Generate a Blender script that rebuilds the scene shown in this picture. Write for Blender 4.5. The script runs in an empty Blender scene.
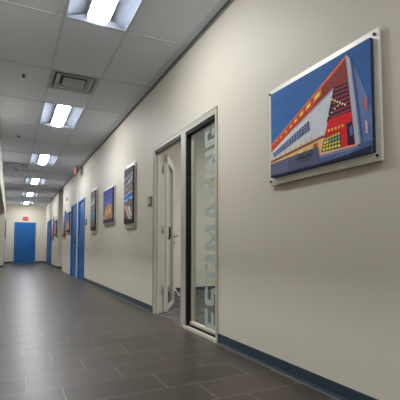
import bpy, bmesh, math, random
from mathutils import Matrix, Vector
random.seed(4)
scn = bpy.context.scene
col = scn.collection

# ------------------------------------------------------------------ camera, world, exposure
EYE = 0.871
cam_d = bpy.data.cameras.new('camera')
cam = bpy.data.objects.new('camera', cam_d)
col.objects.link(cam)
cam_d.sensor_width = 36.0
cam_d.lens = 36.0 * 390 / 400
cam_d.shift_y = 24 / 400
cam_d.clip_start = 0.02
cam.matrix_world = Matrix(((0.8989162, -0.0257915, -0.4373609, 0.0),
                           (-0.4381205, -0.0520038, -0.8974107, 0.0),
                           (0.0004012, 0.9983138, -0.0580469, EYE),
                           (0, 0, 0, 1)))
scn.camera = cam
w = bpy.data.worlds.new('world'); scn.world = w
w.use_nodes = True
w.node_tree.nodes['Background'].inputs[0].default_value = (0.6, 0.7, 0.8, 1)
w.node_tree.nodes['Background'].inputs[1].default_value = 0.02
scn.view_settings.view_transform = 'Standard'
scn.view_settings.look = 'None'
scn.view_settings.gamma = 1
scn.view_settings.use_curve_mapping = False
scn.view_settings.exposure = 0.0
LAMP_COLOR = (0.93, 0.96, 1.0)
LAMP_STRENGTH = 59.0

# ------------------------------------------------------------------ dimensions
W = 1.72            # right wall plane
H = 3.06            # ceiling
XL = -0.22          # left wall line
YE = 22.7           # end wall
YB = -4.0           # wall behind
WT = 0.10           # wall thickness
XF = -3.0           # far side of the open area on the left
YJ = 18.35          # where the left wall begins again

# ------------------------------------------------------------------ helpers
def lin(r, g, b):
    f = lambda c: (c/255/12.92) if c/255 <= 0.04045 else ((c/255+0.055)/1.055)**2.4
    return (f(r), f(g), f(b), 1)

def mat(name, rgb, rough=0.6, metal=0.0, spec=0.5, noise=0.0, nscale=20, bump=0.0, emit=None, es=0.0):
    m = bpy.data.materials.new(name); m.use_nodes = True
    nt = m.node_tree; b = nt.nodes['Principled BSDF']
    c = lin(*rgb)
    b.inputs['Base Color'].default_value = c
    b.inputs['Roughness'].default_value = rough
    b.inputs['Metallic'].default_value = metal
    b.inputs['Specular IOR Level'].default_value = spec
    if emit:
        b.inputs['Emission Color'].default_value = (*emit, 1)
        b.inputs['Emission Strength'].default_value = es
    if noise > 0 or bump > 0:
        tc = nt.nodes.new('ShaderNodeTexCoord')
        nz = nt.nodes.new('ShaderNodeTexNoise'); nz.inputs['Scale'].default_value = nscale
        nz.inputs['Detail'].default_value = 5
        nt.links.new(tc.outputs['Object'], nz.inputs['Vector'])
        if noise > 0:
            mx = nt.nodes.new('ShaderNodeMix'); mx.data_type = 'RGBA'
            mx.inputs[6].default_value = tuple(v*(1-noise) for v in c[:3]) + (1,)
            mx.inputs[7].default_value = tuple(min(1, v*(1+noise)) for v in c[:3]) + (1,)
            nt.links.new(nz.outputs['Fac'], mx.inputs[0])
            nt.links.new(mx.outputs[2], b.inputs['Base Color'])
        if bump > 0:
            bp = nt.nodes.new('ShaderNodeBump'); bp.inputs['Strength'].default_value = bump
            bp.inputs['Distance'].default_value = 0.003
            nt.links.new(nz.outputs['Fac'], bp.inputs['Height'])
            nt.links.new(bp.outputs[0], b.inputs['Normal'])
    return m

def glass_mat(name, tint, gloss=0.08):
    m = bpy.data.materials.new(name); m.use_nodes = True
    nt = m.node_tree; nt.nodes.clear()
    out = nt.nodes.new('ShaderNodeOutputMaterial')
    tr = nt.nodes.new('ShaderNodeBsdfTransparent'); tr.inputs[0].default_value = (*tint, 1)
    gl = nt.nodes.new('ShaderNodeBsdfGlossy'); gl.inputs['Roughness'].default_value = 0.03
    lw = nt.nodes.new('ShaderNodeLayerWeight'); lw.inputs[0].default_value = 0.5
    pw = nt.nodes.new('ShaderNodeMath'); pw.operation = 'POWER'; pw.inputs[1].default_value = 5
    nt.links.new(lw.outputs['Facing'], pw.inputs[0])
    fr = nt.nodes.new('ShaderNodeMath'); fr.operation = 'MULTIPLY_ADD'; fr.inputs[1].default_value = 0.6; fr.inputs[2].default_value = 0.04
    nt.links.new(pw.outputs[0], fr.inputs[0])
    mx = nt.nodes.new('ShaderNodeMixShader')
    nt.links.new(fr.outputs[0], mx.inputs[0]); nt.links.new(tr.outputs[0], mx.inputs[1]); nt.links.new(gl.outputs[0], mx.inputs[2])
    nt.links.new(mx.outputs[0], out.inputs[0])
    return m

def frost_mat(name, rgb, clear):
    m = bpy.data.materials.new(name); m.use_nodes = True
    nt = m.node_tree; nt.nodes.clear()
    out = nt.nodes.new('ShaderNodeOutputMaterial')
    tr = nt.nodes.new('ShaderNodeBsdfTransparent')
    df = nt.nodes.new('ShaderNodeBsdfDiffuse'); df.inputs[0].default_value = lin(*rgb)
    tl = nt.nodes.new('ShaderNodeBsdfTranslucent'); tl.inputs[0].default_value = lin(*rgb)
    a = nt.nodes.new('ShaderNodeMixShader'); a.inputs[0].default_value = 0.35
    b = nt.nodes.new('ShaderNodeMixShader'); b.inputs[0].default_value = clear
    nt.links.new(df.outputs[0], a.inputs[1]); nt.links.new(tl.outputs[0], a.inputs[2])
    nt.links.new(a.outputs[0], b.inputs[1]); nt.links.new(tr.outputs[0], b.inputs[2])
    nt.links.new(b.outputs[0], out.inputs[0])
    return m

class MB:
    """collects geometry, then links it as one mesh object"""
    def __init__(s): s.bm = bmesh.new(); s.mi = 0
    def box(s, x0, x1, y0, y1, z0, z1, bevel=0.0):
        vs = [s.bm.verts.new((x, y, z)) for x in (x0, x1) for y in (y0, y1) for z in (z0, z1)]
        F = [(0,1,3,2), (4,6,7,5), (0,4,5,1), (2,3,7,6), (0,2,6,4), (1,5,7,3)]
        fs = []
        for f in F:
            q = s.bm.faces.new([vs[i] for i in f]); q.material_index = s.mi; fs.append(q)
        if bevel > 0:
            es = list({e for f in fs for e in f.edges})
            bmesh.ops.bevel(s.bm, geom=es, offset=bevel, segments=2, affect='EDGES', profile=0.5)
        return s
    def quad(s, *pts):
        q = s.bm.faces.new([s.bm.verts.new(p) for p in pts]); q.material_index = s.mi; return s
    def cyl(s, p0, p1, r, n=16, r1=None):
        p0 = Vector(p0); p1 = Vector(p1); d = (p1-p0).normalized()
        a = d.orthogonal().normalized(); b = d.cross(a); r1 = r if r1 is None else r1
        A = [s.bm.verts.new(p0 + (a*math.cos(t)+b*math.sin(t))*r) for t in [2*math.pi*i/n for i in range(n)]]
        B = [s.bm.verts.new(p1 + (a*math.cos(t)+b*math.sin(t))*r1) for t in [2*math.pi*i/n for i in range(n)]]
        for i in range(n):
            q = s.bm.faces.new((A[i], A[(i+1)%n], B[(i+1)%n], B[i])); q.smooth = True; q.material_index = s.mi
        for c in (list(reversed(A)), B):
            q = s.bm.faces.new(c); q.material_index = s.mi
        return s
    def obox(s, o, a, b, c, ra, rb, rc, bevel=0.0):
        """box spanned along vectors a, b, c from origin o with ranges ra, rb, rc"""
        n0 = len(s.bm.verts)
        o, a, b, c = map(Vector, (o, a, b, c))
        vs = [s.bm.verts.new(o+a*i+b*j+c*k) for i in ra for j in rb for k in rc]
        fs = []
        for f in [(0,1,3,2), (4,6,7,5), (0,4,5,1), (2,3,7,6), (0,2,6,4), (1,5,7,3)]:
            q = s.bm.faces.new([vs[i] for i in f]); q.material_index = s.mi; fs.append(q)
        if bevel > 0:
            bmesh.ops.bevel(s.bm, geom=list({e for f in fs for e in f.edges}), offset=bevel, segments=2, affect='EDGES')
        return s
    def build(s, name, mats, parent=None, off=None):
        bmesh.ops.recalc_face_normals(s.bm, faces=s.bm.faces) if not getattr(s, 'keep', False) else None
        if off is not None:
            bmesh.ops.translate(s.bm, verts=s.bm.verts, vec=-Vector(off))
        me = bpy.data.meshes.new(name); s.bm.to_mesh(me); s.bm.free()
        for m in (mats if isinstance(mats, (list, tuple)) else [mats]): me.materials.append(m)
        o = bpy.data.objects.new(name, me); col.objects.link(o)
        if parent is not None: o.parent = parent
        elif off is not None: o.location = off
        return o

def tag(o, label=None, cat=None, group=None, kind=None):
    if label: o['label'] = label
    if cat: o['category'] = cat
    if group: o['group'] = group
    if kind: o['kind'] = kind
    return o

def empty(name, loc, label=None, cat=None, group=None, kind=None):
    o = bpy.data.objects.new(name, None); col.objects.link(o)
    o.location = loc; o.empty_display_size = 0.1
    return tag(o, label, cat, group, kind)

def copy_tree(o, parent=None):
    c = o.copy(); col.objects.link(c); c.parent = parent
    for ch in list(o.children): copy_tree(ch, c)
    return c

def text_mesh(s, name, m, parent, org, xd, yd, length, height, depth=0.001, off=0.0, pos_off=None, space=1.08):
    """lettering stretched to length x height, starting at org, running along xd with tops towards yd"""
    cu = bpy.data.curves.new(name, 'FONT'); cu.body = s; cu.size = 1; cu.offset = off; cu.resolution_u = 3
    cu.space_character = space
    t = bpy.data.objects.new(name + '_tmp', cu); col.objects.link(t)
    dg = bpy.context.evaluated_depsgraph_get(); dg.update()
    me = bpy.data.meshes.new_from_object(t.evaluated_get(dg))
    bpy.data.objects.remove(t); bpy.data.curves.remove(cu)
    xs = [v.co.x for v in me.vertices]; ys = [v.co.y for v in me.vertices]
    x0, x1, y0, y1 = min(xs), max(xs), min(ys), max(ys)
    org = Vector(org); xd = Vector(xd).normalized(); yd = Vector(yd).normalized(); n = xd.cross(yd)
    po = Vector(pos_off) if pos_off is not None else Vector((0, 0, 0))
    for v in me.vertices:
        v.co = org + xd*((v.co.x-x0)/(x1-x0)*length) + yd*((v.co.y-y0)/(y1-y0)*height) - po
    bm = bmesh.new(); bm.from_mesh(me)
    r = bmesh.ops.extrude_face_region(bm, geom=list(bm.faces))
    bmesh.ops.translate(bm, verts=[e for e in r['geom'] if isinstance(e, bmesh.types.BMVert)], vec=n*depth)
    bmesh.ops.recalc_face_normals(bm, faces=bm.faces)
    bm.to_mesh(me); bm.free()
    me.materials.clear(); me.materials.append(m)
    o = bpy.data.objects.new(name, me); col.objects.link(o); o.parent = parent
    return o

# ------------------------------------------------------------------ materials
M = {}
M['wall'] = mat('wall_paint', (204, 197, 182), 0.55, spec=0.35, noise=0.012, nscale=3, bump=0.05)
M['ceil'] = mat('ceiling_tile', (226, 233, 243), 0.9, spec=0.1, noise=0.04, nscale=140, bump=0.3)
M['tbar'] = mat('ceiling_grid', (208, 214, 222), 0.5)
M['angle'] = mat('wall_angle_shadow', (118, 122, 124), 0.6)  # metal angle; its dark grey paints in the shadow along the ceiling edge
M['base'] = mat('rubber_base', (38, 54, 64), 0.45, spec=0.4)
M['caulk'] = mat('floor_joint', (128, 122, 112), 0.7)
M['blue'] = mat('blue_paint', (8, 98, 166), 0.4, spec=0.4)
M['blue_slab'] = mat('blue_door', (8, 90, 154), 0.45, spec=0.4)
M['pan'] = mat('reflector_enamel', (166, 175, 192), 0.6, spec=0.2)
M['white'] = mat('white_enamel', (232, 234, 236), 0.4)
M['alu'] = mat('anodized_frame', (174, 168, 154), 0.45, metal=0.0)
M['alu_dk'] = mat('frame_shadow_line', (60, 60, 60), 0.5)
M['black'] = mat('black_gasket', (12, 14, 18), 0.6, spec=0.2)
M['sill'] = mat('bright_sill', (225, 214, 196), 0.3, metal=0.3)
M['steel'] = mat('steel', (150, 150, 148), 0.3, metal=0.9)
M['dark_steel'] = mat('dark_steel', (60, 60, 62), 0.35, metal=0.7)
M['plate'] = mat('silver_plate', (226, 222, 212), 0.35, metal=0.25)
M['edge'] = mat('print_edge', (20, 30, 48), 0.5)
M['glass'] = glass_mat('sidelight_glass', (0.90, 0.93, 0.91))
M['glass_door'] = glass_mat('door_glass', (0.93, 0.95, 0.94))
M['frost'] = frost_mat('frosted_vinyl', (166, 176, 170), 0.1)
M['plastic_dk'] = mat('dark_plastic', (52, 50, 48), 0.5)
M['plastic_gr'] = mat('grey_plastic', (150, 146, 138), 0.5)
M['vent'] = mat('vent_enamel', (188, 194, 202), 0.5)
M['vent_dk'] = mat('vent_throat', (112, 118, 126), 0.8)
M['exit_body'] = mat('exit_housing', (70, 62, 62), 0.5)

# lamp lens
def emis(name, colr, strength):
    m = bpy.data.materials.new(name); m.use_nodes = True
    nt = m.node_tree; nt.nodes.clear()
    o = nt.nodes.new('ShaderNodeOutputMaterial'); e = nt.nodes.new('ShaderNodeEmission')
    e.inputs[0].default_value = (*colr, 1); e.inputs[1].default_value = strength
    nt.links.new(e.outputs[0], o.inputs[0]); return m
M['lens'] = emis('lamp_lens', LAMP_COLOR, LAMP_STRENGTH)
M['exit_face'] = emis('exit_face', (0.9, 0.55, 0.56), 0.55)
M['exit_red'] = emis('exit_letters', (1.0, 0.10, 0.14), 0.8)
M['exit_face_red'] = emis('exit_face_red', (1.0, 0.10, 0.13), 1.3)

# floor tile: 0.59 x 0.292 m, each row stepped by a third
def floor_tile():
    m = bpy.data.materials.new('porcelain_floor_tile'); m.use_nodes = True
    nt = m.node_tree; N = nt.nodes; L = nt.links; b = N['Principled BSDF']
    tc = N.new('ShaderNodeTexCoord'); sp = N.new('ShaderNodeSeparateXYZ'); L.new(tc.outputs['Object'], sp.inputs[0])
    def mth(op, a, c=None):
        n = N.new('ShaderNodeMath'); n.operation = op
        for i, v in enumerate((a, c)):
            if v is None: continue
            if isinstance(v, (int, float)): n.inputs[i].default_value = v
            else: L.new(v, n.inputs[i])
        return n.outputs[0]
    ry = mth('DIVIDE', mth('SUBTRACT', sp.outputs[1], 2.015 - 292*0.292/10*0), 0.2925)
    row = mth('FLOOR', ry); fy = mth('SUBTRACT', ry, row)
    rx = mth('DIVIDE', mth('ADD', mth('SUBTRACT', sp.outputs[0], 1.10), mth('MULTIPLY', row, 0.1967)), 0.59)
    cx = mth('FLOOR', rx); fx = mth('SUBTRACT', rx, cx)
    def near(fr, size, g):     # 1 inside the joint
        d = mth('MULTIPLY', mth('MINIMUM', fr, mth('SUBTRACT', 1.0, fr)), size)
        return mth('LESS_THAN', d, g)
    gr = mth('MAXIMUM', near(fx, 0.59, 0.0022), near(fy, 0.2925, 0.0022))
    cb = N.new('ShaderNodeCombineXYZ'); L.new(cx, cb.inputs[0]); L.new(row, cb.inputs[1])
    wn = N.new('ShaderNodeTexWhiteNoise'); wn.noise_dimensions = '2D'; L.new(cb.outputs[0], wn.inputs['Vector'])
    mp = N.new('ShaderNodeMapping'); mp.inputs['Scale'].default_value = (2.0, 14.0, 1); L.new(tc.outputs['Object'], mp.inputs[0])
    nz = N.new('ShaderNodeTexNoise'); nz.inputs['Scale'].default_value = 1.6; nz.inputs['Detail'].default_value = 8
    L.new(mp.outputs[0], nz.inputs['Vector'])
    v = mth('ADD', mth('MULTIPLY', wn.outputs['Value'], 0.35), mth('MULTIPLY', nz.outputs['Fac'], 0.65))
    rp = N.new('ShaderNodeMix'); rp.data_type = 'RGBA'
    rp.inputs[6].default_value = lin(36, 31, 25); rp.inputs[7].default_value = lin(74, 64, 54)
    L.new(v, rp.inputs[0])
    gm = N.new('ShaderNodeMix'); gm.data_type = 'RGBA'; gm.inputs[7].default_value = lin(128, 120, 108)
    L.new(gr, gm.inputs[0]); L.new(rp.outputs[2], gm.inputs[6]); L.new(gm.outputs[2], b.inputs['Base Color'])
    b.inputs['Roughness'].default_value = 0.42
    rr = mth('ADD', 0.27, mth('MULTIPLY', nz.outputs['Fac'], 0.16)); L.new(rr, b.inputs['Roughness'])
    bp = N.new('ShaderNodeBump'); bp.inputs['Strength'].default_value = 0.35; bp.inputs['Distance'].default_value = 0.002
    L.new(mth('SUBTRACT', mth('MULTIPLY', nz.outputs['Fac'], 0.6), gr), bp.inputs['Height']); L.new(bp.outputs[0], b.inputs['Normal'])
    return m
M['tile'] = floor_tile()

def carpet():
    m = bpy.data.materials.new('office_carpet'); m.use_nodes = True
    nt = m.node_tree; N = nt.nodes; L = nt.links; b = N['Principled BSDF']
    tc = N.new('ShaderNodeTexCoord')
    mp = N.new('ShaderNodeMapping'); mp.inputs['Scale'].default_value = (2.5, 9, 1); L.new(tc.outputs['Object'], mp.inputs[0])
    nz = N.new('ShaderNodeTexNoise'); nz.inputs['Scale'].default_value = 2.4; nz.inputs['Detail'].default_value = 6
    L.new(mp.outputs[0], nz.inputs['Vector'])
    cr = N.new('ShaderNodeValToRGB'); L.new(nz.outputs['Fac'], cr.inputs[0])
    cr.color_ramp.elements[0].position = 0.42; cr.color_ramp.elements[0].color = lin(34, 34, 36)
    cr.color_ramp.elements[1].position = 0.6; cr.color_ramp.elements[1].color = lin(104, 99, 92)
    L.new(cr.outputs[0], b.inputs['Base Color']); b.inputs['Roughness'].default_value = 0.95
    return m
M['carpet'] = carpet()

# ------------------------------------------------------------------ room shell
XO = 6.0     # far side of the office
YO = 6.95    # office wall behind the glass
f = MB()
f.box(XF, W+0.05, YB, YE, -0.1, 0.0)
f.box(W+0.05, 4.2, 15.0, 16.45, -0.1, 0.0)
for a, c in ((10.27, 11.30), (11.65, 12.70), (18.95, 19.95), (20.25, 21.25)): f.box(W+0.05, W+WT+0.02, a, c, -0.1, 0.0)
tag(f.build('floor', M['tile']), 'dark brown-grey staggered floor tiles of the corridor', 'floor', kind='structure')
tag(MB().box(W+0.05, XO, 0.5, YO, -0.1, 0.0).build('floor_office', M['carpet']), 'mottled dark grey carpet seen through the glass sidelight', 'floor', kind='structure')

# right wall with its openings
OPEN = [(3.15, 4.94, 2.19), (10.27, 11.30, 2.14), (11.65, 12.70, 2.14), (15.0, 16.45, None), (18.95, 19.95, 2.14), (20.25, 21.25, 2.14)]
wb = MB(); y = YB
for a, c, zt in OPEN:
    wb.box(W, W+WT, y, a, 0, H)
    if zt: wb.box(W, W+WT, a, c, zt, H)
    y = c
wb.box(W, W+WT, y, YE, 0, H)
tag(wb.build('wall_right', M['wall']), 'long beige painted wall carrying the framed pictures', 'wall', kind='structure')
tag(MB().box(XF, 4.2, YE, YE+0.1, 0, H).build('wall_end', M['wall']), 'beige end wall around the far blue door', 'wall', kind='structure')
tag(MB().box(XF, 4.2, YB-0.1, YB, 0, H).build('wall_back', M['wall']), 'beige wall closing the corridor behind the camera', 'wall', kind='structure')
tag(MB().box(XF-0.1, XF, YB, YE, 0, H).build('wall_far_left', M['wall']), 'beige wall at the far side of the open area on the left', 'wall', kind='structure')
tag(MB().box(XF, XL, YJ, YE, 0, H).build('wall_left', M['wall']), 'beige wall at the left edge beside the far blue door', 'wall', kind='structure')
tag(MB().box(XL-0.03, XL, YB, YJ, 2.3, H).build('trim_1', M['wall']), 'beige header over the wide opening along the left side', 'header', kind='structure')
s = MB(); s.box(W+WT, 4.2, 14.9, 15.0, 0, H); s.box(W+WT, 4.2, 16.45, 16.55, 0, H); s.box(4.2, 4.3, 14.9, 16.55, 0, H)
tag(s.build('wall_side_corridor', M['wall']), 'shaded beige walls of the side corridor between the blue doors', 'wall', kind='structure')
s = MB(); s.box(W+WT, XO, YO, YO+0.1, 0, H); s.box(XO, XO+0.1, 0.4, YO+0.1, 0, H); s.box(W+WT, XO, 0.4, 0.5, 0, H)
tag(s.build('wall_office', M['wall']), 'beige office wall seen through the doorway and sidelight', 'wall', kind='structure')

# ceiling: tiles, with openings for lamps and diffusers, and the T-bar grid
GX = 0.61; GY = 1.22; gx0 = 0.41; gy0 = 3.81
lights = [(0.41, 3.81 + 3.66*k - 1.22) for k in range(-2, 6)]
left_fill_lights = [(0.41 - 3*GX, 3.81 + 3.66*k - 1.22) for k in (-1, 0, 1, 2, 3)]  # unseen lamps added to brighten the open area and the left side
office_fill_lights = [(0.41 + 4*GX, 3.81), (0.41+7*GX, 3.81), (0.41+4*GX, 3.81 - 2*GY), (0.41+7*GX, 3.81 - 2*GY)]  # unseen lamps added because the office came out too dark
vents = [(0.41, 5.03), (0.41-GX, 11.13), (0.41-GX, 16.01)]
taken = set()
for x, y in lights + left_fill_lights + office_fill_lights: taken.add((round((x-gx0)/GX), round((y-gy0)/GY)))
vcell = {(round((x-gx0)/GX), round((y-gy0)/GY)): 1 for x, y in vents}
c = MB(); b = MB()
ix0, ix1 = math.floor((XF-gx0)/GX), math.ceil((XO-gx0)/GX)
iy0, iy1 = math.floor((YB-gy0)/GY), math.ceil((YE-gy0)/GY)
for i in range(ix0, ix1):
    for j in range(iy0, iy1):
        if (i, j) in taken: continue
        xa, xb = max(XF, gx0+i*GX), min(XO, gx0+(i+1)*GX)
        ya, yb = max(YB, gy0+j*GY), min(YE, gy0+(j+1)*GY)
        if xa > W + WT and not (ya < YO or 14 < ya < 17): continue
        if (i, j) in vcell: ya = ya + GX
        c.box(xa, xb, ya, yb, H+0.006, H+0.03)
for i in range(ix0, ix1+1):
    x = gx0+i*GX
    if XF+0.03 < x < XO-0.03:
        ye = YE if x < W else YO
        c.mi = 1; c.box(x-0.012, x+0.012, YB, ye, H, H+0.008)
for j in range(iy0, iy1+1):
    y = gy0+j*GY
    if YB < y < YE: c.mi = 1; c.box(XF, XO if y < YO else W, y-0.012, y+0.012, H+0.0005, H+0.0085)
for x, y in vents: c.box(x, x+GX, y+GX-0.012, y+GX+0.012, H+0.0005, H+0.0085)
c.mi = 0; c.box(XF-0.1, XO+0.1, YB-0.1, YE+0.1, H+0.22, H+0.3)
tag(c.build('ceiling', [M['ceil'], M['tbar']]), 'suspended ceiling of grey-white tiles in a metal grid', 'ceiling', kind='structure')
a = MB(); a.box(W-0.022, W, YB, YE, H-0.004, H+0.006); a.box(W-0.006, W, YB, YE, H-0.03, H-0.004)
tag(a.build('trim_2', M['angle']), 'metal angle, its shadow band painted in dark grey, where the ceiling meets the right wall', 'trim', kind='structure')

# baseboards: cove base with a small toe, and the pale joint at the floor
def baseboard(name, segs, label):
    m = MB()
    for (x0, y0, x1, y1, nx, ny) in segs:
        d = Vector((x1-x0, y1-y0, 0)); L = d.length; d.normalize(); n = Vector((nx, ny, 0))
        o = Vector((x0, y0, 0))
        prof = [(0, 0.004), (0.013, 0.004), (0.011, 0.010), (0.006, 0.022), (0.004, 0.084), (0.002, 0.088), (0, 0.088)]
        A = [m.bm.verts.new(o + n*p + Vector((0, 0, q))) for p, q in prof]
        B = [m.bm.verts.new(o + d*L + n*p + Vector((0, 0, q))) for p, q in prof]
        k = len(prof)
        for i in range(k): m.bm.faces.new((A[i], A[(i+1) % k], B[(i+1) % k], B[i]))
        m.bm.faces.new(A); m.bm.faces.new(list(reversed(B)))
        m.mi = 1; m.obox(o, d, n, (0, 0, 1), (0, L), (0, 0.017), (0, 0.004)); m.mi = 0
    tag(m.build(name, [M['base'], M['caulk']]), label, 'baseboard', kind='structure')
baseboard('baseboard_right', [(W, a, W, c, -1, 0) for a, c in ((YB, 3.15), (4.94, 10.25), (16.45, 18.93), (21.27, YE))], 'dark blue rubber base along the right wall')
baseboard('baseboard_side_corridor', [(W, 16.45, 4.2, 16.45, 0, -1)], 'dark base on the face of the side corridor')
baseboard('baseboard_end', [(XL, YE, 0.19, YE, 0, -1), (1.25, YE, W, YE, 0, -1)], 'dark base on both sides of the far blue door')
baseboard('baseboard_left', [(XF, YJ, XL, YJ, 0, -1), (XL, YJ, XL, YE, 1, 0)], 'dark base on the wall at the left edge')
baseboard('baseboard_office', [(W+WT, YO, XO, YO, 0, -1), (W+WT, 4.96, W+WT, YO, 1, 0)], 'dark base in the office behind the glass')

# ------------------------------------------------------------------ ceiling lights
def make_light():
    root = empty('ceiling_light', (0, 0, 0))
    w2, l2 = GX/2-0.012, GY/2-0.012
    m = MB()
    # pan: two scooped reflectors either side of the lens, end plates, outer lip
    n = 12; inner = 0.105
    for sgn in (-1, 1):
        prev = None
        for i in range(n+1):
            t = i/n; x = inner + (w2-inner)*t
            z = 0.002 + 0.045*math.cos(math.pi/2*t)**0.8 if t < 1 else 0.002
            cur = [m.bm.verts.new((sgn*x, -l2, z)), m.bm.verts.new((sgn*x, l2, z))]
            if prev:
                q = m.bm.faces.new((prev[0], cur[0], cur[1], prev[1])); q.smooth = True
            prev = cur
        # crescent end plates, leaning outward a little
    for sy in (-1, 1):
        m.box(-w2, w2, sy*l2-0.004, sy*l2+0.004, 0.0, 0.10)
        # sloped crescent that closes the scoop
        k = 16
        top = [m.bm.verts.new((-w2 + 2*w2*i/k, sy*(l2-0.006), 0.0)) for i in range(k+1)]
        bot = [m.bm.verts.new((-w2 + 2*w2*i/k, sy*(l2-0.006-0.09*math.sin(math.pi*i/k)), 0.040*math.sin(math.pi*i/k)+0.001)) for i in range(k+1)]
        for i in range(k): m.bm.faces.new((top[i], top[i+1], bot[i+1], bot[i]))
    m.box(-w2-0.004, -w2+0.006, -l2, l2, -0.001, 0.10); m.box(w2-0.006, w2+0.004, -l2, l2, -0.001, 0.10)
    m.box(-w2, w2, -l2, l2, 0.10, 0.11)
    m.build('housing', M['pan'], root)
    # lens: shallow bowed diffuser just proud of the ceiling, with opaque side rails
    g = MB(); n = 10; hw = 0.098
    ys = [-l2+0.05+0.05*t for t in (0, 0.12, 0.3, 0.6, 1)]; ys = ys + [-y for y in reversed(ys)]
    rows = []
    for y in ys:
        e = min(1, (l2-0.05-abs(y))/0.05); f_ = 0.45+0.55*math.sqrt(1-(1-e)**2)
        rows.append([g.bm.verts.new((hw*f_*(-1+2*i/n), y, 0.006 - 0.026*f_*math.sin(math.pi*i/n)**0.7)) for i in range(n+1)])
    for ra, rb in zip(rows, rows[1:]):
        for i in range(n): g.bm.faces.new((ra[i], rb[i], rb[i+1], ra[i+1])).smooth = True
    k = MB(); k.box(-0.104, -0.098, -l2+0.045, l2-0.045, 0.012, 0.05); k.box(0.098, 0.104, -l2+0.045, l2-0.045, 0.012, 0.05)
    k.box(-0.104, 0.104, -l2+0.044, -l2+0.05, 0.012, 0.05); k.box(-0.104, 0.104, l2-0.05, l2-0.044, 0.012, 0.05)
    k.box(-0.098, 0.098, -l2+0.05, l2-0.05, 0.020, 0.024)
    k.build('lens_frame', M['white'], root)
    g.build('lens', M['lens'], root)
    return root
proto = make_light()
seq = ['in the nearest row overhead at the top of the photo', 'second along the corridor, just past the square air diffuser',
       'third along the corridor, left of the first hanging exit sign', 'fourth along the corridor from the camera',
       'fifth along the corridor, beside the farther hanging exit sign', 'last along the corridor, before the far blue door']
n = 0
for k, (x, y) in enumerate(lights + left_fill_lights + office_fill_lights):
    o = proto if k == 0 else copy_tree(proto)
    o.location = (x+GX/2, y+GY/2, H)
    if k < 2:
        lb = ['white recessed ceiling light farthest behind the camera', 'white recessed ceiling light just behind the camera'][k]; gp = 'recessed lights down the corridor'
    elif k < len(lights):
        lb = 'white recessed ceiling light ' + seq[k-2]; gp = 'recessed lights down the corridor'
    elif k < len(lights)+len(left_fill_lights):
        lb = 'unseen recessed ceiling light added as fill over the open area on the left, ' + ['behind the camera', 'nearest ahead of the camera', 'second ahead', 'third ahead', 'farthest'][k-len(lights)]; gp = 'added fill lights over the open area'
    else:
        lb = 'unseen recessed ceiling light added as fill in the office, ' + ['far left one', 'far right one', 'near left one', 'near right one'][k-len(lights)-len(left_fill_lights)]; gp = 'added fill lights in the office'
    tag(o, lb, 'ceiling light', gp)

# ------------------------------------------------------------------ air diffusers
def make_vent():
    root = empty('air_diffuser', (0, 0, 0))
    def ring(m, r0, z0, r1, z1):
        for k in range(4):
            a0 = math.pi/4 + k*math.pi/2; a1 = a0 + math.pi/2
            p = lambda r, a, z: (r*math.sqrt(2)*math.cos(a), r*math.sqrt(2)*math.sin(a), z)
            m.quad(p(r0, a0, z0), p(r0, a1, z0), p(r1, a1, z1), p(r1, a0, z1))
    m = MB(); ring(m, 0.303, -0.002, 0.27, -0.002); ring(m, 0.27, -0.002, 0.235, 0.035)
    m.build('frame', M['vent'], root)
    m = MB(); ring(m, 0.232, -0.002, 0.205, -0.006); ring(m, 0.205, -0.006, 0.165, 0.03)
    m.build('cone', M['vent'], root)
    m = MB(); m.box(-0.14, 0.14, -0.14, 0.14, -0.006, -0.002); m.build('center_plate', M['vent'], root)
    m = MB(); m.box(-0.29, 0.29, -0.29, 0.29, 0.06, 0.07); ring(m, 0.30, 0.0, 0.29, 0.06); m.build('throat', M['vent_dk'], root)
    return root
pv = make_vent()
vl = ['square grey metal air diffuser between the two nearest ceiling lights', 'square air diffuser left of the third ceiling light',
      'square air diffuser to the left between the fourth and fifth ceiling lights']
for k, (x, y) in enumerate(vents):
    o = pv if k == 0 else copy_tree(pv)
    o.location = (x+GX/2, y+GX/2, H)
    tag(o, vl[k], 'air diffuser', 'square air diffusers in the ceiling')

# sprinklers
def make_sprinkler():
    root = empty('sprinkler_head', (0, 0, 0))
    MB().cyl((0, 0, 0.004), (0, 0, -0.006), 0.030, 20, 0.026).build('escutcheon', M['plastic_gr'], root)
    m = MB(); m.cyl((0, 0, -0.004), (0, 0, -0.03), 0.012, 12); m.cyl((0, 0, -0.03), (0, 0, -0.034), 0.02, 14)
    m.build('deflector', M['dark_steel'], root)
    return root
ps = make_sprinkler()
for k, y in enumerate((5.36, 8.42, 12.1)):
    o = ps if k == 0 else copy_tree(ps)
    o.location = (0.105, y, H+0.004)
    tag(o, ['small dark sprinkler head left of the square air diffuser', 'small dark sprinkler head left of the second ceiling light',
            'small sprinkler head beyond the third ceiling light'][k], 'sprinkler', 'sprinkler heads in the ceiling')

# ------------------------------------------------------------------ glass entrance
FZ = 2.19
def up(o): return o
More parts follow.
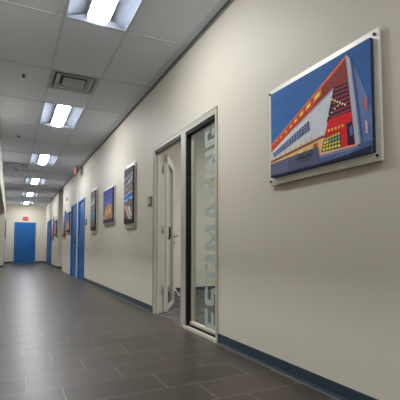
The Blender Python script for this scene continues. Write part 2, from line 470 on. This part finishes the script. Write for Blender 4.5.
# sidelight: window_1
win = empty('window_1', (W, 3.5, 0), 'tall glass sidelight with frosted vertical lettering right of the open door', 'window', kind='structure')
OFF = (W, 3.5, 0)
fx0, fx1 = W-0.012, W+WT+0.012
m = MB()
m.box(fx0, fx1, 3.15, 3.185, 0, FZ)                 # near stile
m.box(fx0, fx1, 3.87, 3.995, 0, FZ)                 # mullion
m.box(fx0+0.0005, fx1-0.0005, 3.185, 3.87, FZ-0.065, FZ)   # head
m.build('window_frame', M['alu'], win, OFF)
m = MB()
m.box(W-0.004, W+0.055, 3.842, 3.869, 0.03, FZ-0.066)
m.box(W-0.004, W+0.055, 3.186, 3.842, FZ-0.10, FZ-0.066)
m.box(W+0.012, W+0.05, 3.186, 3.842, 0.031, 0.048)
m.build('gasket', M['black'], win, OFF)
m = MB()
m.box(W-0.022, W+0.012, 3.15, 3.90, 0, 0.03, 0.003); m.box(W+0.03, W+0.075, 3.185, 3.845, 0.03, 0.075, 0.002)
m.build('sill', M['sill'], win, OFF)
m = MB(); m.box(W+0.045, W+0.062, 3.815, 3.845, 0.05, FZ-0.10); m.build('glazing_bead', M['alu'], win, OFF)
MB().box(W+0.05, W+0.056, 3.185, 3.85, 0.06, FZ-0.09).build('pane', M['glass'], win, OFF)

# block capitals of frosted film on the glass, reading upwards
def rc(x0, x1, y0, y1): return [(x0, y0), (x1, y0), (x1, y1), (x0, y1)]
GLY = {
 'E': [rc(0, .34, 0, 1), rc(.34, 1, 0, .19), rc(.34, .9, .405, .595), rc(.34, 1, .81, 1)],
 'S': [[(.1, 1), (0, .9), (0, .81), (1, .81), (1, .9), (.9, 1)], rc(0, .33, .59, .81), [(0, .59), (.1, .41), (.9, .41), (1, .41), (.9, .59)], rc(.67, 1, .19, .41), [(0, .19), (0, .1), (.1, 0), (.9, 0), (1, .1), (1, .19)]],
 'T': [rc(0, 1, .81, 1), rc(.33, .67, 0, .81)],
 'I': [rc(0, 1, 0, 1)],
 'M': [rc(0, .24, 0, 1), rc(.76, 1, 0, 1), [(.24, 1), (.24, .66), (.5, .12), (.5, .50)], [(.5, .50), (.5, .12), (.76, .66), (.76, 1)]],
 'A': [[(0, 0), (.28, 0), (.5, .78), (.35, 1)], [(.5, .78), (.72, 0), (1, 0), (.65, 1)], [(.35, 1), (.5, .78), (.65, 1)], [(.336, .2), (.664, .2), (.618, .36), (.382, .36)]],
 'N': [rc(0, .28, 0, 1), rc(.72, 1, 0, 1), [(.28, 1), (.28, .62), (.72, 0), (.72, .38)]],
 'G': [[(.1, 1), (0, .9), (0, .81), (1, .81), (1, .9), (.9, 1)], rc(0, .32, .19, .81), [(0, .19), (0, .1), (.1, 0), (.9, 0), (1, .1), (1, .19)], rc(.68, 1, .19, .52), rc(.5, .68, .36, .52), rc(.68, 1, .66, .81)],
}
SP = [(.055, .255), (.295, .475), (.505, .69), (.725, .79), (.835, 1.085), (1.115, 1.32), (1.335, 1.50), (1.545, 1.60), (1.64, 1.835), (1.87, 2.075)]
m = MB()
for ch, (z0, z1) in zip('ESTIMATING', SP):
    for poly in GLY[ch]:
        m.quad(*[(W+0.0492, 3.20+0.318*v, z0+(z1-z0)*u) for u, v in poly])
m.build('lettering', M['frost'], win, OFF)


# open door: door_1
door = empty('door_1', (W, 4.9, 0), 'open aluminium and glass office door left of the lettered sidelight', 'door', kind='structure')
OFF = (W, 4.9, 0)
m = MB()
m.box(fx0, fx1, 4.885, 4.94, 0, FZ)
m.box(fx0+0.0005, fx1-0.0005, 3.995, 4.885, FZ-0.05, FZ)
m.box(W+0.03, W+0.06, 4.86, 4.8845, 0, FZ-0.0505); m.box(W+0.03, W+0.06, 3.996, 4.86, FZ-0.075, FZ-0.0505)
m.build('door_frame', M['alu'], door, OFF)
m = MB(); m.box(W-0.0135, W-0.012, 4.903, 4.909, 0, FZ-0.05); m.box(W-0.0135, W-0.012, 4.925, 4.928, 0, FZ)
m.box(W+0.0, W+0.029, 3.996, 4.884, FZ-0.072, FZ-0.0505); m.box(W-0.0135, W-0.0125, 3.15, 4.94, FZ-0.008, FZ-0.005)
m.build('shadow_joint', M['alu_dk'], door, OFF)
hp = Vector((W+WT+0.02, 4.875, 0)); dd = Vector((0.481, 0.877, 0)).normalized(); nn = Vector((dd.y, -dd.x, 0)); zz = Vector((0, 0, 1))
Lw, Lh = 0.87, 2.11
m = MB()
for a, c in ((0, 0.10), (Lw-0.16, Lw)): m.obox(hp, dd, nn, zz, (a, c), (0, 0.045), (0.012, Lh), 0.002)
m.obox(hp, dd, nn, zz, (0.10, Lw-0.16), (0, 0.045), (Lh-0.10, Lh)); m.obox(hp, dd, nn, zz, (0.10, Lw-0.16), (0, 0.045), (0.012, 0.06))
leaf = m.build('door_leaf', M['alu'], door, OFF)
MB().obox(hp, dd, nn, zz, (0.10, Lw-0.16), (0.019, 0.026), (0.06, Lh-0.10)).build('pane', M['glass_door'], leaf, OFF)
def lever(o, d, n, sgn, z, name, par, m_, off=None, arm=0.12):
    k = MB(); p = Vector(o)+Vector((0, 0, z)); d = Vector(d); n = Vector(n)
    k.cyl(p, p+n*0.008, 0.027, 20)
    k.cyl(p+n*0.008, p+n*0.07, 0.010, 12)
    k.cyl(p+n*0.065-d*sgn*0.008, p+n*0.065+d*sgn*arm, 0.0105, 12, 0.008)
    return k.build(name, m_, par, off)
lever(hp+dd*(Lw-0.065)+nn*0.045, dd, nn, -1, 1.03, 'lever_handle', leaf, M['steel'], OFF)
lever(hp+dd*(Lw-0.065), dd, -nn, -1, 1.03, 'lever_handle', leaf, M['steel'], OFF)
k = MB(); p = hp+dd*(Lw-0.065)+nn*0.045+zz*0.93; k.cyl(p, p+nn*0.018, 0.024, 20, 0.02); k.build('lock_cylinder', M['steel'], leaf, OFF)
k = MB(); p = hp+dd*(0.13)+nn*0.03+zz*0.98; k.obox(p, dd, nn, zz, (0.0, 0.02), (0.02, 0.045), (0, 0.16), 0.004); k.cyl(p+dd*0.01, p+dd*0.01+nn*0.03, 0.012, 12); k.build('pull_latch', M['dark_steel'], leaf, OFF)
k = MB(); p = hp+dd*(Lw-0.10)+nn*0.045+zz*0.18
k.obox(p, dd, nn, zz, (-0.02, 0.02), (0, 0.012), (0, 0.09), 0.003); k.cyl(p+nn*0.006+zz*0.07, p+nn*0.07-zz*0.02, 0.009, 12); k.cyl(p+nn*0.07-zz*0.02, p+nn*0.085-zz*0.05, 0.014, 12)
k.build('door_holder', M['sill'], leaf, OFF)
for z in (0.25, 1.05, 1.85):
    k = MB(); k.cyl(hp+Vector((-0.012, 0, z)), hp+Vector((-0.012, 0, z+0.1)), 0.009, 12); k.build('hinge', M['steel'], leaf, OFF)

# ------------------------------------------------------------------ blue doors in the right wall
def blue_door(num, y0, y1, label, zt=2.14):
    r = empty('door_%d' % num, (W, (y0+y1)/2, 0), label, 'door', kind='structure')
    O = (W, (y0+y1)/2, 0)
    m = MB(); fw = 0.05
    m.box(W-0.018, W+0.05, y0, y0+fw, 0, zt, 0.002); m.box(W-0.018, W+0.05, y1-fw, y1, 0, zt, 0.002); m.box(W-0.018, W+0.05, y0+fw, y1-fw, zt-fw, zt, 0.002)
    m.box(W+0.05, W+0.09, y0, y0+fw+0.012, 0, zt); m.box(W+0.05, W+0.09, y1-fw-0.012, y1, 0, zt); m.box(W+0.05, W+0.09, y0+fw, y1-fw, zt-fw-0.012, zt)
    m.build('door_frame', M['blue'], r, O)
    MB().box(W+0.012, W+0.05, y0+fw+0.003, y1-fw-0.003, 0.008, zt-fw-0.003, 0.002).build('door_leaf', M['blue_slab'], r, O)
    lever((W+0.012, y0+fw+0.07, 0), (0, 1, 0), (-1, 0, 0), 1, 1.0, 'lever_handle', r, M['dark_steel'], O)
    for z in (0.25, 1.05, 1.82):
        k = MB(); k.cyl((W+0.008, y1-fw-0.002, z), (W+0.008, y1-fw-0.002, z+0.1), 0.008, 10); k.build('hinge', M['steel'], r, O)
blue_door(2, 10.27, 11.30, 'nearest blue door in the right wall, beyond the framed pictures')
blue_door(3, 11.65, 12.70, 'second blue door in the right wall, just beyond the nearest one')
blue_door(4, 18.95, 19.95, 'third blue door in the right wall, beyond the side corridor')
blue_door(5, 20.25, 21.25, 'farthest blue door in the right wall, next to the end wall')

# end door
r = empty('door_6', (0.72, YE, 0), 'blue door in the end wall under the red exit sign', 'door', kind='structure'); O = (0.72, YE, 0)
x0, x1, zt = 0.20, 1.24, 2.16
m = MB()
m.box(x0, x0+0.05, YE-0.02, YE, 0, zt, 0.002); m.box(x1-0.05, x1, YE-0.02, YE, 0, zt, 0.002); m.box(x0+0.05, x1-0.05, YE-0.02, YE, zt-0.05, zt, 0.002)
m.build('door_frame', M['blue'], r, O)
MB().box(x0+0.053, x1-0.053, YE-0.01, YE, 0.008, zt-0.053, 0.002).build('door_leaf', M['blue_slab'], r, O)
lever((x1-0.13, YE-0.01, 0), (-1, 0, 0), (0, -1, 0), 1, 0.98, 'lever_handle', r, M['dark_steel'], O, 0.14)
for z in (0.25, 1.05, 1.85):
    k = MB(); k.cyl((x0+0.052, YE-0.013, z), (x0+0.052, YE-0.013, z+0.1), 0.008, 10); k.build('hinge', M['steel'], r, O)

# ------------------------------------------------------------------ exit signs
def side_exit(y, label):
    r = empty('exit_sign', (1.56, y, H), label, 'exit sign', 'exit signs hung along the right wall'); O = (1.56, y, H)
    x0, x1 = 1.535, 1.585
    m = MB(); m.box(x0+0.004, x1-0.004, y, y+0.32, H-0.235, H-0.03, 0.003); m.build('housing', M['exit_body'], r, O)
    m = MB(); m.box(1.55, 1.57, y+0.11, y+0.21, H-0.03, H, 0.002); m.build('canopy_mount', M['exit_body'], r, O)
    MB().box(x0, x0+0.0045, y+0.008, y+0.312, H-0.227, H-0.038).build('face_panel', M['exit_face'], r, O)
    text_mesh('EXIT', 'lettering', M['exit_red'], r, (x0, y+0.29, H-0.205), (0, -1, 0), (0, 0, 1), 0.26, 0.145, 0.001, 0.03, O)
side_exit(10.70, 'nearer lit exit sign hanging from the ceiling by the right wall')
side_exit(18.2, 'farther small exit sign hanging from the ceiling by the right wall')
r = empty('exit_sign', (0.73, YE, 2.3), 'red lit exit sign on the end wall above the blue door', 'exit sign'); O = (0.73, YE, 2.3)
MB().box(0.60, 0.86, YE-0.05, YE, 2.28, 2.45, 0.003).build('housing', M['exit_body'], r, O)
MB().box(0.606, 0.854, YE-0.054, YE-0.0495, 2.286, 2.444).build('face_panel', M['exit_face_red'], r, O)
text_mesh('EXIT', 'lettering', M['exit_red'], r, (0.622, YE-0.054, 2.305), (1, 0, 0), (0, 0, 1), 0.216, 0.12, 0.001, 0.03, O)

# ------------------------------------------------------------------ small wall devices
def wall_plate(y0, y1, z0, z1, label, name='room_sign', cat='wall sign'):
    r = empty(name, (W, (y0+y1)/2, z0), label, cat); O = (W, (y0+y1)/2, z0)
    MB().box(W-0.012, W, y0, y1, z0, z1, 0.003).build('plate', M['plastic_dk'], r, O)
    MB().box(W-0.014, W-0.0115, y0+0.035, y1-0.02, z0+0.03, z1-0.025).build('insert', M['plastic_gr'], r, O)
wall_plate(4.99+0.02, 5.14+0.02, 1.425, 1.555, 'small dark wall sign left of the glass door frame')
wall_plate(9.97, 10.17, 1.42, 1.56, 'small dark wall sign right of the nearest blue door')
r = empty('wall_sensor', (W, 13.85, 2.42), 'small grey sensor high on the wall beyond the second blue door', 'sensor'); O = (W, 13.85, 2.42)
MB().box(W-0.03, W, 13.78, 13.92, 2.42, 2.54, 0.006).build('housing', M['plastic_gr'], r, O)
MB().cyl((W-0.03, 13.85, 2.48), (W-0.04, 13.85, 2.48), 0.03, 16, 0.02).build('lens', M['plastic_dk'], r, O)

# ------------------------------------------------------------------ pictures
cmats = {}
def pm(rgb, noise=0.12, ns=30):
    rgb = tuple(min(250, int(c*1.16+6)) for c in rgb); k = (rgb, noise, ns)
    if k not in cmats: cmats[k] = mat('print_ink', rgb, 0.6, spec=0.15, noise=noise, nscale=ns)
    return cmats[k]

def picture(yl, yr, zb, zt, shapes, label, group='pictures down the right wall', x=W, sgn=-1, mg=(0.03, 0.008), th=0.055):
    """silver back plate on standoffs with a thick print in front; u runs from the far end yl to the near end yr"""
    r = empty('wall_picture', (x, (yl+yr)/2, zb), label, 'picture', group); O = (x, (yl+yr)/2, zb)
    xp0, xp1 = x+sgn*0.012, x+sgn*0.025
    m = MB(); ya, yb = min(yl, yr), max(yl, yr)
    m.box(min(xp0, xp1), max(xp0, xp1), ya, yb, zb, zt, 0.0015); m.build('back_plate', M['plate'], r, O)
    pyl, pyr = yl + (yr-yl)*mg[0], yr - (yr-yl)*mg[1]
    pzb, pzt = zb + (zt-zb)*0.068, zt - (zt-zb)*0.065
    xf = x+sgn*th
    m = MB(); mats = [M['edge']]
    ya, yb = min(pyl, pyr), max(pyl, pyr)
    m.box(min(xf, xp1), max(xf, xp1), ya, yb, pzb, pzt)
    n = 0
    for colr, poly in shapes:
        n += 1
        mm = pm(colr) if not isinstance(colr, bpy.types.Material) else colr
        if mm not in mats: mats.append(mm)
        m.mi = mats.index(mm)
        pts = []
        for u, v in poly:
            u = min(1, max(0, u)); v = min(1, max(0, v))
            pts.append((xf + sgn*0.00005*n, pyl+(pyr-pyl)*u, pzb+(pzt-pzb)*v))
        m.quad(*pts)
    pr = m.build('print', mats, r, O)
    for yy in (yl+(yr-yl)*0.018, yr-(yr-yl)*0.03):
        for z in (zb+0.028, zt-0.028):
            k = MB(); k.cyl((x, yy, z), (x+sgn*0.030, yy, z), 0.0075, 14); k.cyl((x+sgn*0.030, yy, z), (x+sgn*0.034, yy, z), 0.009, 14, 0.007)
            k.build('standoff_screw', M['dark_steel'], r, O)
    return pr, pyl, pyr, pzb, pzt, xf, O

def q(u0, v0, u1, v1): return [(u0, v0), (u1, v0), (u1, v1), (u0, v1)]
def lerp(a, b, t): return (a[0]+(b[0]-a[0])*t, a[1]+(b[1]-a[1])*t)
def grid_cells(A, B, C, D, nu, nv, gap=0.2):
    """cells inside the quad A(bl) B(br) C(tr) D(tl)"""
    out = []
    for i in range(nu):
        for j in range(nv):
            u0, u1 = (i+gap/2)/nu, (i+1-gap/2)/nu; v0, v1 = (j+gap/2)/nv, (j+1-gap/2)/nv
            P = lambda u, v: lerp(lerp(A, B, u), lerp(D, C, u), v)
            out.append([P(u0, v0), P(u1, v0), P(u1, v1), P(u0, v1)])
    return out

# --- large picture of the red and silver building
S = []
sky = [(40, 84, 140), (44, 88, 144), (50, 94, 150), (58, 102, 156), (68, 110, 162)]
for i, cc in enumerate(sky): S.append((cc, q(0, 0.8-0.2*i, 1, 1-0.2*i)))
S.append(((92, 112, 158), [(0.849, 0.918), (0.871, 0.84), (0.967, 0.501), (1.0, 0.371), (1.0, 0.09), (0.916, 0.098)]))
S.append(((176, 62, 34), [(0.815, 0.964), (0, 0.394), (0, 0.299), (0.056, 0.338), (0.31, 0.492), (0.706, 0.717), (0.826, 0.703)]))
S.append(((214, 96, 58), [(0.815, 0.964), (0, 0.394), (0, 0.372), (0.806, 0.938)]))
S.append(((128, 48, 42), [(0.812, 0.93), (0.60, 0.78), (0.50, 0.612), (0.706, 0.715), (0.826, 0.70)]))
for i in range(5):
    t = 0.15*i+0.1; S.append(((112, 40, 38), [lerp((0.812, 0.93), (0.706, 0.72), t), lerp((0.812, 0.93), (0.706, 0.72), t+0.03), lerp((0.62, 0.78), (0.55, 0.64), t+0.03), lerp((0.62, 0.78), (0.55, 0.64), t)]))
S.append(((184, 188, 194), [(0.706, 0.717), (0.61, 0.272), (0, 0.185), (0, 0.302), (0.056, 0.338), (0.31, 0.492)]))
S.append(((186, 176, 166), [(0.61, 0.30), (0.605, 0.262), (0, 0.18), (0, 0.24), (0.3, 0.29)]))
S.append(((150, 156, 168), [(0.706, 0.717), (0.31, 0.492), (0.30, 0.47), (0.70, 0.69)]))
# roof lamps under the eave
for (u, v), sz in zip([(0.04, 0.395), (0.082, 0.415), (0.133, 0.442), (0.195, 0.478), (0.254, 0.516), (0.311, 0.555), (0.378, 0.60), (0.452, 0.648), (0.545, 0.71)], (4, 5, 6, 7, 8, 10, 12, 15, 19)):
    d = sz*0.0011
    S.append(((236, 132, 44), [(u-2*d, v-2.6*d), (u+1.6*d, v-0.4*d), (u+2*d, v+2.6*d), (u-1.6*d, v+0.6*d)]))
    S.append(((255, 206, 90), [(u-d, v-1.3*d), (u+d, v-0.2*d), (u+d, v+1.5*d), (u-d, v+0.3*d)]))
# blue strip windows
for cell in grid_cells((0.03, 0.225), (0.468, 0.395), (0.462, 0.50), (0.025, 0.285), 15, 3, 0.22): S.append(((58, 76, 126), cell))
for i in range(9):
    u = 0.03+i*0.06; S.append(((214, 196, 172), [(u, 0.195+u*0.12), (u+0.018, 0.197+u*0.12), (u+0.018, 0.235+u*0.22), (u, 0.235+u*0.2)]))
S.append(((214, 170, 112), [(0, 0.173), (0.61, 0.263), (0.589, 0.132), (0, 0.085)]))
for i in range(8):
    u = 0.02+i*0.055; S.append((((240, 196, 120), (232, 150, 70))[i % 2], [(u, 0.12), (u+0.035, 0.125), (u+0.035, 0.168+u*0.12), (u, 0.160+u*0.12)]))
S.append(((150, 84, 52), [(0.50, 0.17), (0.545, 0.17), (0.545, 0.235), (0.50, 0.228)]))
S.append(((126, 70, 54), [(0, 0.200), (0.61, 0.290), (0.61, 0.264), (0, 0.172)]))
# tall dark window with red louvres
S.append(((34, 34, 44), [(0.706, 0.713), (0.826, 0.698), (0.855, 0.406), (0.635, 0.399)]))
for i in range(7):
    t = 0.06+i*0.135
    L0, L1 = lerp((0.706, 0.713), (0.635, 0.399), t), lerp((0.706, 0.713), (0.635, 0.399), t+0.045)
    R0, R1 = lerp((0.826, 0.698), (0.855, 0.406), t), lerp((0.826, 0.698), (0.855, 0.406), t+0.05)
    S.append(((158, 40, 56), [lerp(L0, R0, 0.12), R0, R1, lerp(L1, R1, 0.12)]))
for i in range(6):
    t = i/5; p = lerp((0.69, 0.60), (0.80, 0.50), t); S.append(((236, 206, 150), q(p[0]-0.006, p[1]-0.008, p[0]+0.008, p[1]+0.008)))
for i in range(4):
    t = i/3; p = lerp((0.652, 0.46), (0.74, 0.52), t); S.append(((226, 190, 140), q(p[0]-0.005, p[1]-0.007, p[0]+0.007, p[1]+0.007)))
# red lobby front
S.append(((196, 26, 32), [(0.657, 0.419), (0.851, 0.416), (0.879, 0.102), (0.579, 0.121), (0.614, 0.28)]))
S.append(((48, 44, 46), [(0.610, 0.262), (0.757, 0.278), (0.762, 0.114), (0.584, 0.124)]))
k = 0
for cell in grid_cells((0.588, 0.128), (0.758, 0.12), (0.754, 0.272), (0.614, 0.256), 6, 4, 0.3):
    k += 1; S.append((((232, 176, 60), (244, 206, 104), (92, 150, 140), (214, 140, 50))[2 if k % 4 == 3 and k > 8 else k % 2], cell))
for i in range(5):
    u = 0.65+i*0.03; S.append(((238, 170, 70), q(u, 0.30, u+0.016, 0.325)))
S.append(((30, 30, 48), [(0.81, 0.316), (0.857, 0.324), (0.872, 0.113), (0.818, 0.113)]))
S.append(((72, 96, 150), [(0.833, 0.27), (0.856, 0.29), (0.86, 0.20), (0.84, 0.19)]))
S.append(((160, 166, 176), [(0.815, 0.964), (0.853, 0.906), (0.916, 0.098), (0.879, 0.097)]))
S.append(((118, 132, 164), [(0.845, 0.918), (0.856, 0.90), (0.925, 0.098), (0.912, 0.098)]))
S.append(((190, 96, 62), [(0.954, 0.508), (0.972, 0.473), (0.971, 0.361), (0.957, 0.38)]))
S.append(((188, 158, 150), [(0.956, 0.29), (0.973, 0.274), (0.974, 0.171), (0.96, 0.172)]))
# ground, wall with the sign
S.append(((72, 82, 122), [(0, 0.10), (0.224, 0.10), (0.559, 0.10), (0.575, 0.118), (0.886, 0.098), (1, 0.10), (1, 0), (0, 0)]))
S.append(((206, 152, 122), [(0.565, 0.125), (0.886, 0.103), (0.901, 0.088), (0.565, 0.094)]))
S.append(((110, 120, 158), [(0.57, 0.088), (0.90, 0.082), (0.90, 0.07), (0.57, 0.07)]))
for i in range(3): S.append(((132, 140, 172), [(0.70+i*0.05, 0.03), (0.71+i*0.05, 0.03), (0.80+i*0.04, 0.082), (0.79+i*0.04, 0.082)]))
S.append(((26, 34, 58), [(0, 0.03), (0.559, 0.016), (0.8, 0.03), (1, 0.055), (1, 0), (0, 0)]))
S.append(((84, 88, 112), [(0, 0.161), (0.226, 0.177), (0.224, 0.018), (0, 0.028)]))
S.append(((76, 80, 102), [(0.226, 0.177), (0.552, 0.192), (0.559, 0.023), (0.224, 0.018)]))
pr, yl, yr, zb_, zt_, xf, O = picture(2.315, 1.357, 1.313, 2.014, S, 'large picture of a red and silver building at dusk, nearest on the wall', mg=(0.056, 0.040), th=0.048)
def pt(u, v): return (xf-0.00005*len(S)-0.0004, yl+(yr-yl)*u, zb_+(zt_-zb_)*v)
ink = mat('sign_ink', (14, 16, 28), 0.5)
text_mesh('LAKELAND', 'lettering', ink, pr, pt(0.325, 0.116), (0, -1, 0), (0, 0, 1), 0.15, 0.034, 0.0003, 0.03, O)
text_mesh('COMPANY', 'lettering', ink, pr, pt(0.375, 0.083), (0, -1, 0), (0, 0, 1), 0.09, 0.012, 0.0003, 0.03, O)

def base_scene(sky_c, mid_c, low_c, dark_c, seed, hor=0.5):
    rnd = random.Random(seed); S = []
    for i, cc in enumerate(sky_c):
        n = len(sky_c); S.append((cc, q(0, hor+(1-hor)*(n-1-i)/n, 1, hor+(1-hor)*(n-i)/n)))
    S.append((mid_c, q(0, 0.2, 1, hor)))
    S.append((low_c, q(0, 0.08, 1, 0.25)))
    S.append((dark_c, q(0, 0, 1, 0.1)))
    return S, rnd

# tall picture with two photographs, right of the blue-sky one
S = [((84, 84, 90), q(0, 0.55, 1, 1))]
S.append(((58, 58, 64), [(0, 0.84), (1, 0.90), (1, 1), (0, 1)]))
S.append(((132, 134, 140), [(0, 0.80), (1, 0.86), (1, 0.885), (0, 0.82)]))
S.append(((70, 72, 78), [(0, 0.72), (1, 0.80), (1, 0.84), (0, 0.78)]))
S.append(((176, 178, 182), [(0.35, 0.70), (0.95, 0.80), (0.98, 0.83), (0.45, 0.745)]))
S.append(((150, 150, 154), [(0.1, 0.69), (1, 0.74), (1, 0.755), (0.1, 0.70)]))
S.append(((104, 92, 92), [(0, 0.54), (1, 0.56), (1, 0.70), (0, 0.66)]))
S.append(((128, 112, 108), [(0, 0.60), (0.5, 0.66), (0.5, 0.62), (0, 0.57)]))
S.append(((226, 224, 220), [(0, 0.505), (1, 0.555), (1, 0.565), (0, 0.515)]))
S.append(((48, 90, 158), [(0, 0), (1, 0), (1, 0.555), (0, 0.505)]))
S.append(((132, 164, 206), [(0, 0.40), (1, 0.43), (1, 0.47), (0, 0.43)]))
S.append(((92, 84, 92), [(0, 0), (1, 0), (1, 0.41), (0.6, 0.45), (0.3, 0.40), (0, 0.41)]))
S.append(((116, 102, 98), [(0, 0), (1, 0), (1, 0.30), (0, 0.36)]))
S.append(((70, 62, 68), [(0, 0.30), (0.7, 0.10), (0.9, 0), (0, 0)]))
S.append(((172, 156, 146), [(0.05, 0.33), (0.25, 0.33), (0.85, 0.06), (0.65, 0.05)]))
S.append(((150, 70, 60), [(0.10, 0.24), (0.2, 0.24), (0.6, 0.08), (0.5, 0.07)]))
S.append(((196, 186, 176), [(0.45, 0.30), (0.6, 0.31), (0.95, 0.14), (0.8, 0.12)]))
S.append(((34, 30, 38), [(0, 0), (1, 0), (1, 0.06), (0, 0.10)]))
picture(6.27, 5.76, 1.165, 2.185, S, 'tall two-image picture nearest to the glass door, trusses above blue sky', mg=(0.03, 0.008))

def dusk(u0, seed, sky_c, glow, dark):
    S, rnd = base_scene(sky_c, (96, 84, 92), (150, 112, 84), dark, seed, 0.52)
    S.append((glow[0], [(u0-0.3, 0.16), (u0+0.34, 0.14), (u0+0.34, 0.46), (u0+0.1, 0.58), (u0-0.12, 0.55), (u0-0.3, 0.40)]))
    for i in range(9):
        a = u0-0.26+i*0.065; h0 = 0.18+rnd.random()*0.1
        S.append((glow[1 + i % 2], q(a, h0, a+0.038, h0+0.12+rnd.random()*0.14)))
    return S
picture(7.87, 7.05, 1.285, 2.012, dusk(0.55, 3, [(44, 50, 112), (52, 60, 124), (70, 76, 132)], [(140, 104, 80), (206, 168, 120), (178, 128, 84)], (44, 42, 62)),
        'wide picture of a golden lit building under violet sky, second from the glass door', mg=(0.03, 0.008))
S, rnd = base_scene([(96, 98, 104), (124, 126, 132), (106, 108, 114)], (72, 118, 150), (112, 82, 64), (44, 44, 58), 5, 0.46)
S.append(((160, 164, 168), [(0.1, 0.62), (0.9, 0.7), (0.9, 0.78), (0.1, 0.7)]))
S.append(((176, 110, 72), [(0, 0.40), (1, 0.44), (1, 0.47), (0, 0.43)]))
for i in range(6): S.append((((160, 112, 80), (96, 60, 48))[i % 2], q(0.08+i*0.15, 0.09, 0.17+i*0.15, 0.19+0.05*rnd.random())))
picture(9.22, 8.68, 1.17, 2.185, S, 'narrow-looking tall picture with grey sky and blue band, just right of the nearest blue door', mg=(0.03, 0.008))
picture(13.62, 12.76, 1.30, 2.02, dusk(0.6, 9, [(62, 72, 138), (72, 80, 144), (80, 84, 136)], [(150, 100, 80), (224, 150, 96), (188, 112, 78)], (40, 40, 62)),
        'wide picture with dusk-blue sky and orange glow, just beyond the second blue door')
S, rnd = base_scene([(150, 152, 156), (120, 130, 150), (104, 124, 156)], (96, 108, 134), (162, 98, 70), (46, 44, 58), 6, 0.46)
for i in range(4): S.append((((196, 120, 84), (84, 60, 60))[i % 2], q(0.1+i*0.2, 0.1, 0.24+i*0.2, 0.3)))
picture(14.52, 13.98, 1.14, 2.165, S, 'tall greyish picture at the near corner of the side corridor', mg=(0.03, 0.008))
picture(17.42, 16.58, 1.30, 2.0, dusk(0.5, 12, [(84, 80, 136), (100, 92, 142)], [(122, 90, 96), (168, 120, 110), (140, 96, 96)], (42, 40, 60)),
        'wide violet picture at the far corner of the side corridor')
S, rnd = base_scene([(156, 150, 152), (140, 120, 124)], (122, 84, 84), (96, 92, 120), (46, 44, 58), 8, 0.46)
S.append(((176, 92, 76), q(0.2, 0.25, 0.8, 0.5)))
picture(18.47, 17.88, 1.12, 2.165, S, 'tall reddish grey picture just before the third blue door', mg=(0.03, 0.008))
S, rnd = base_scene([(120, 126, 140), (100, 110, 140)], (96, 90, 96), (130, 96, 80), (46, 44, 58), 11, 0.46)
picture(19.3, 20.0, 1.15, 2.15, S, 'dark-edged picture on the short wall at the left edge of the photo', group='pictures on the left wall', x=XL, sgn=1, mg=(0.03, 0.008))
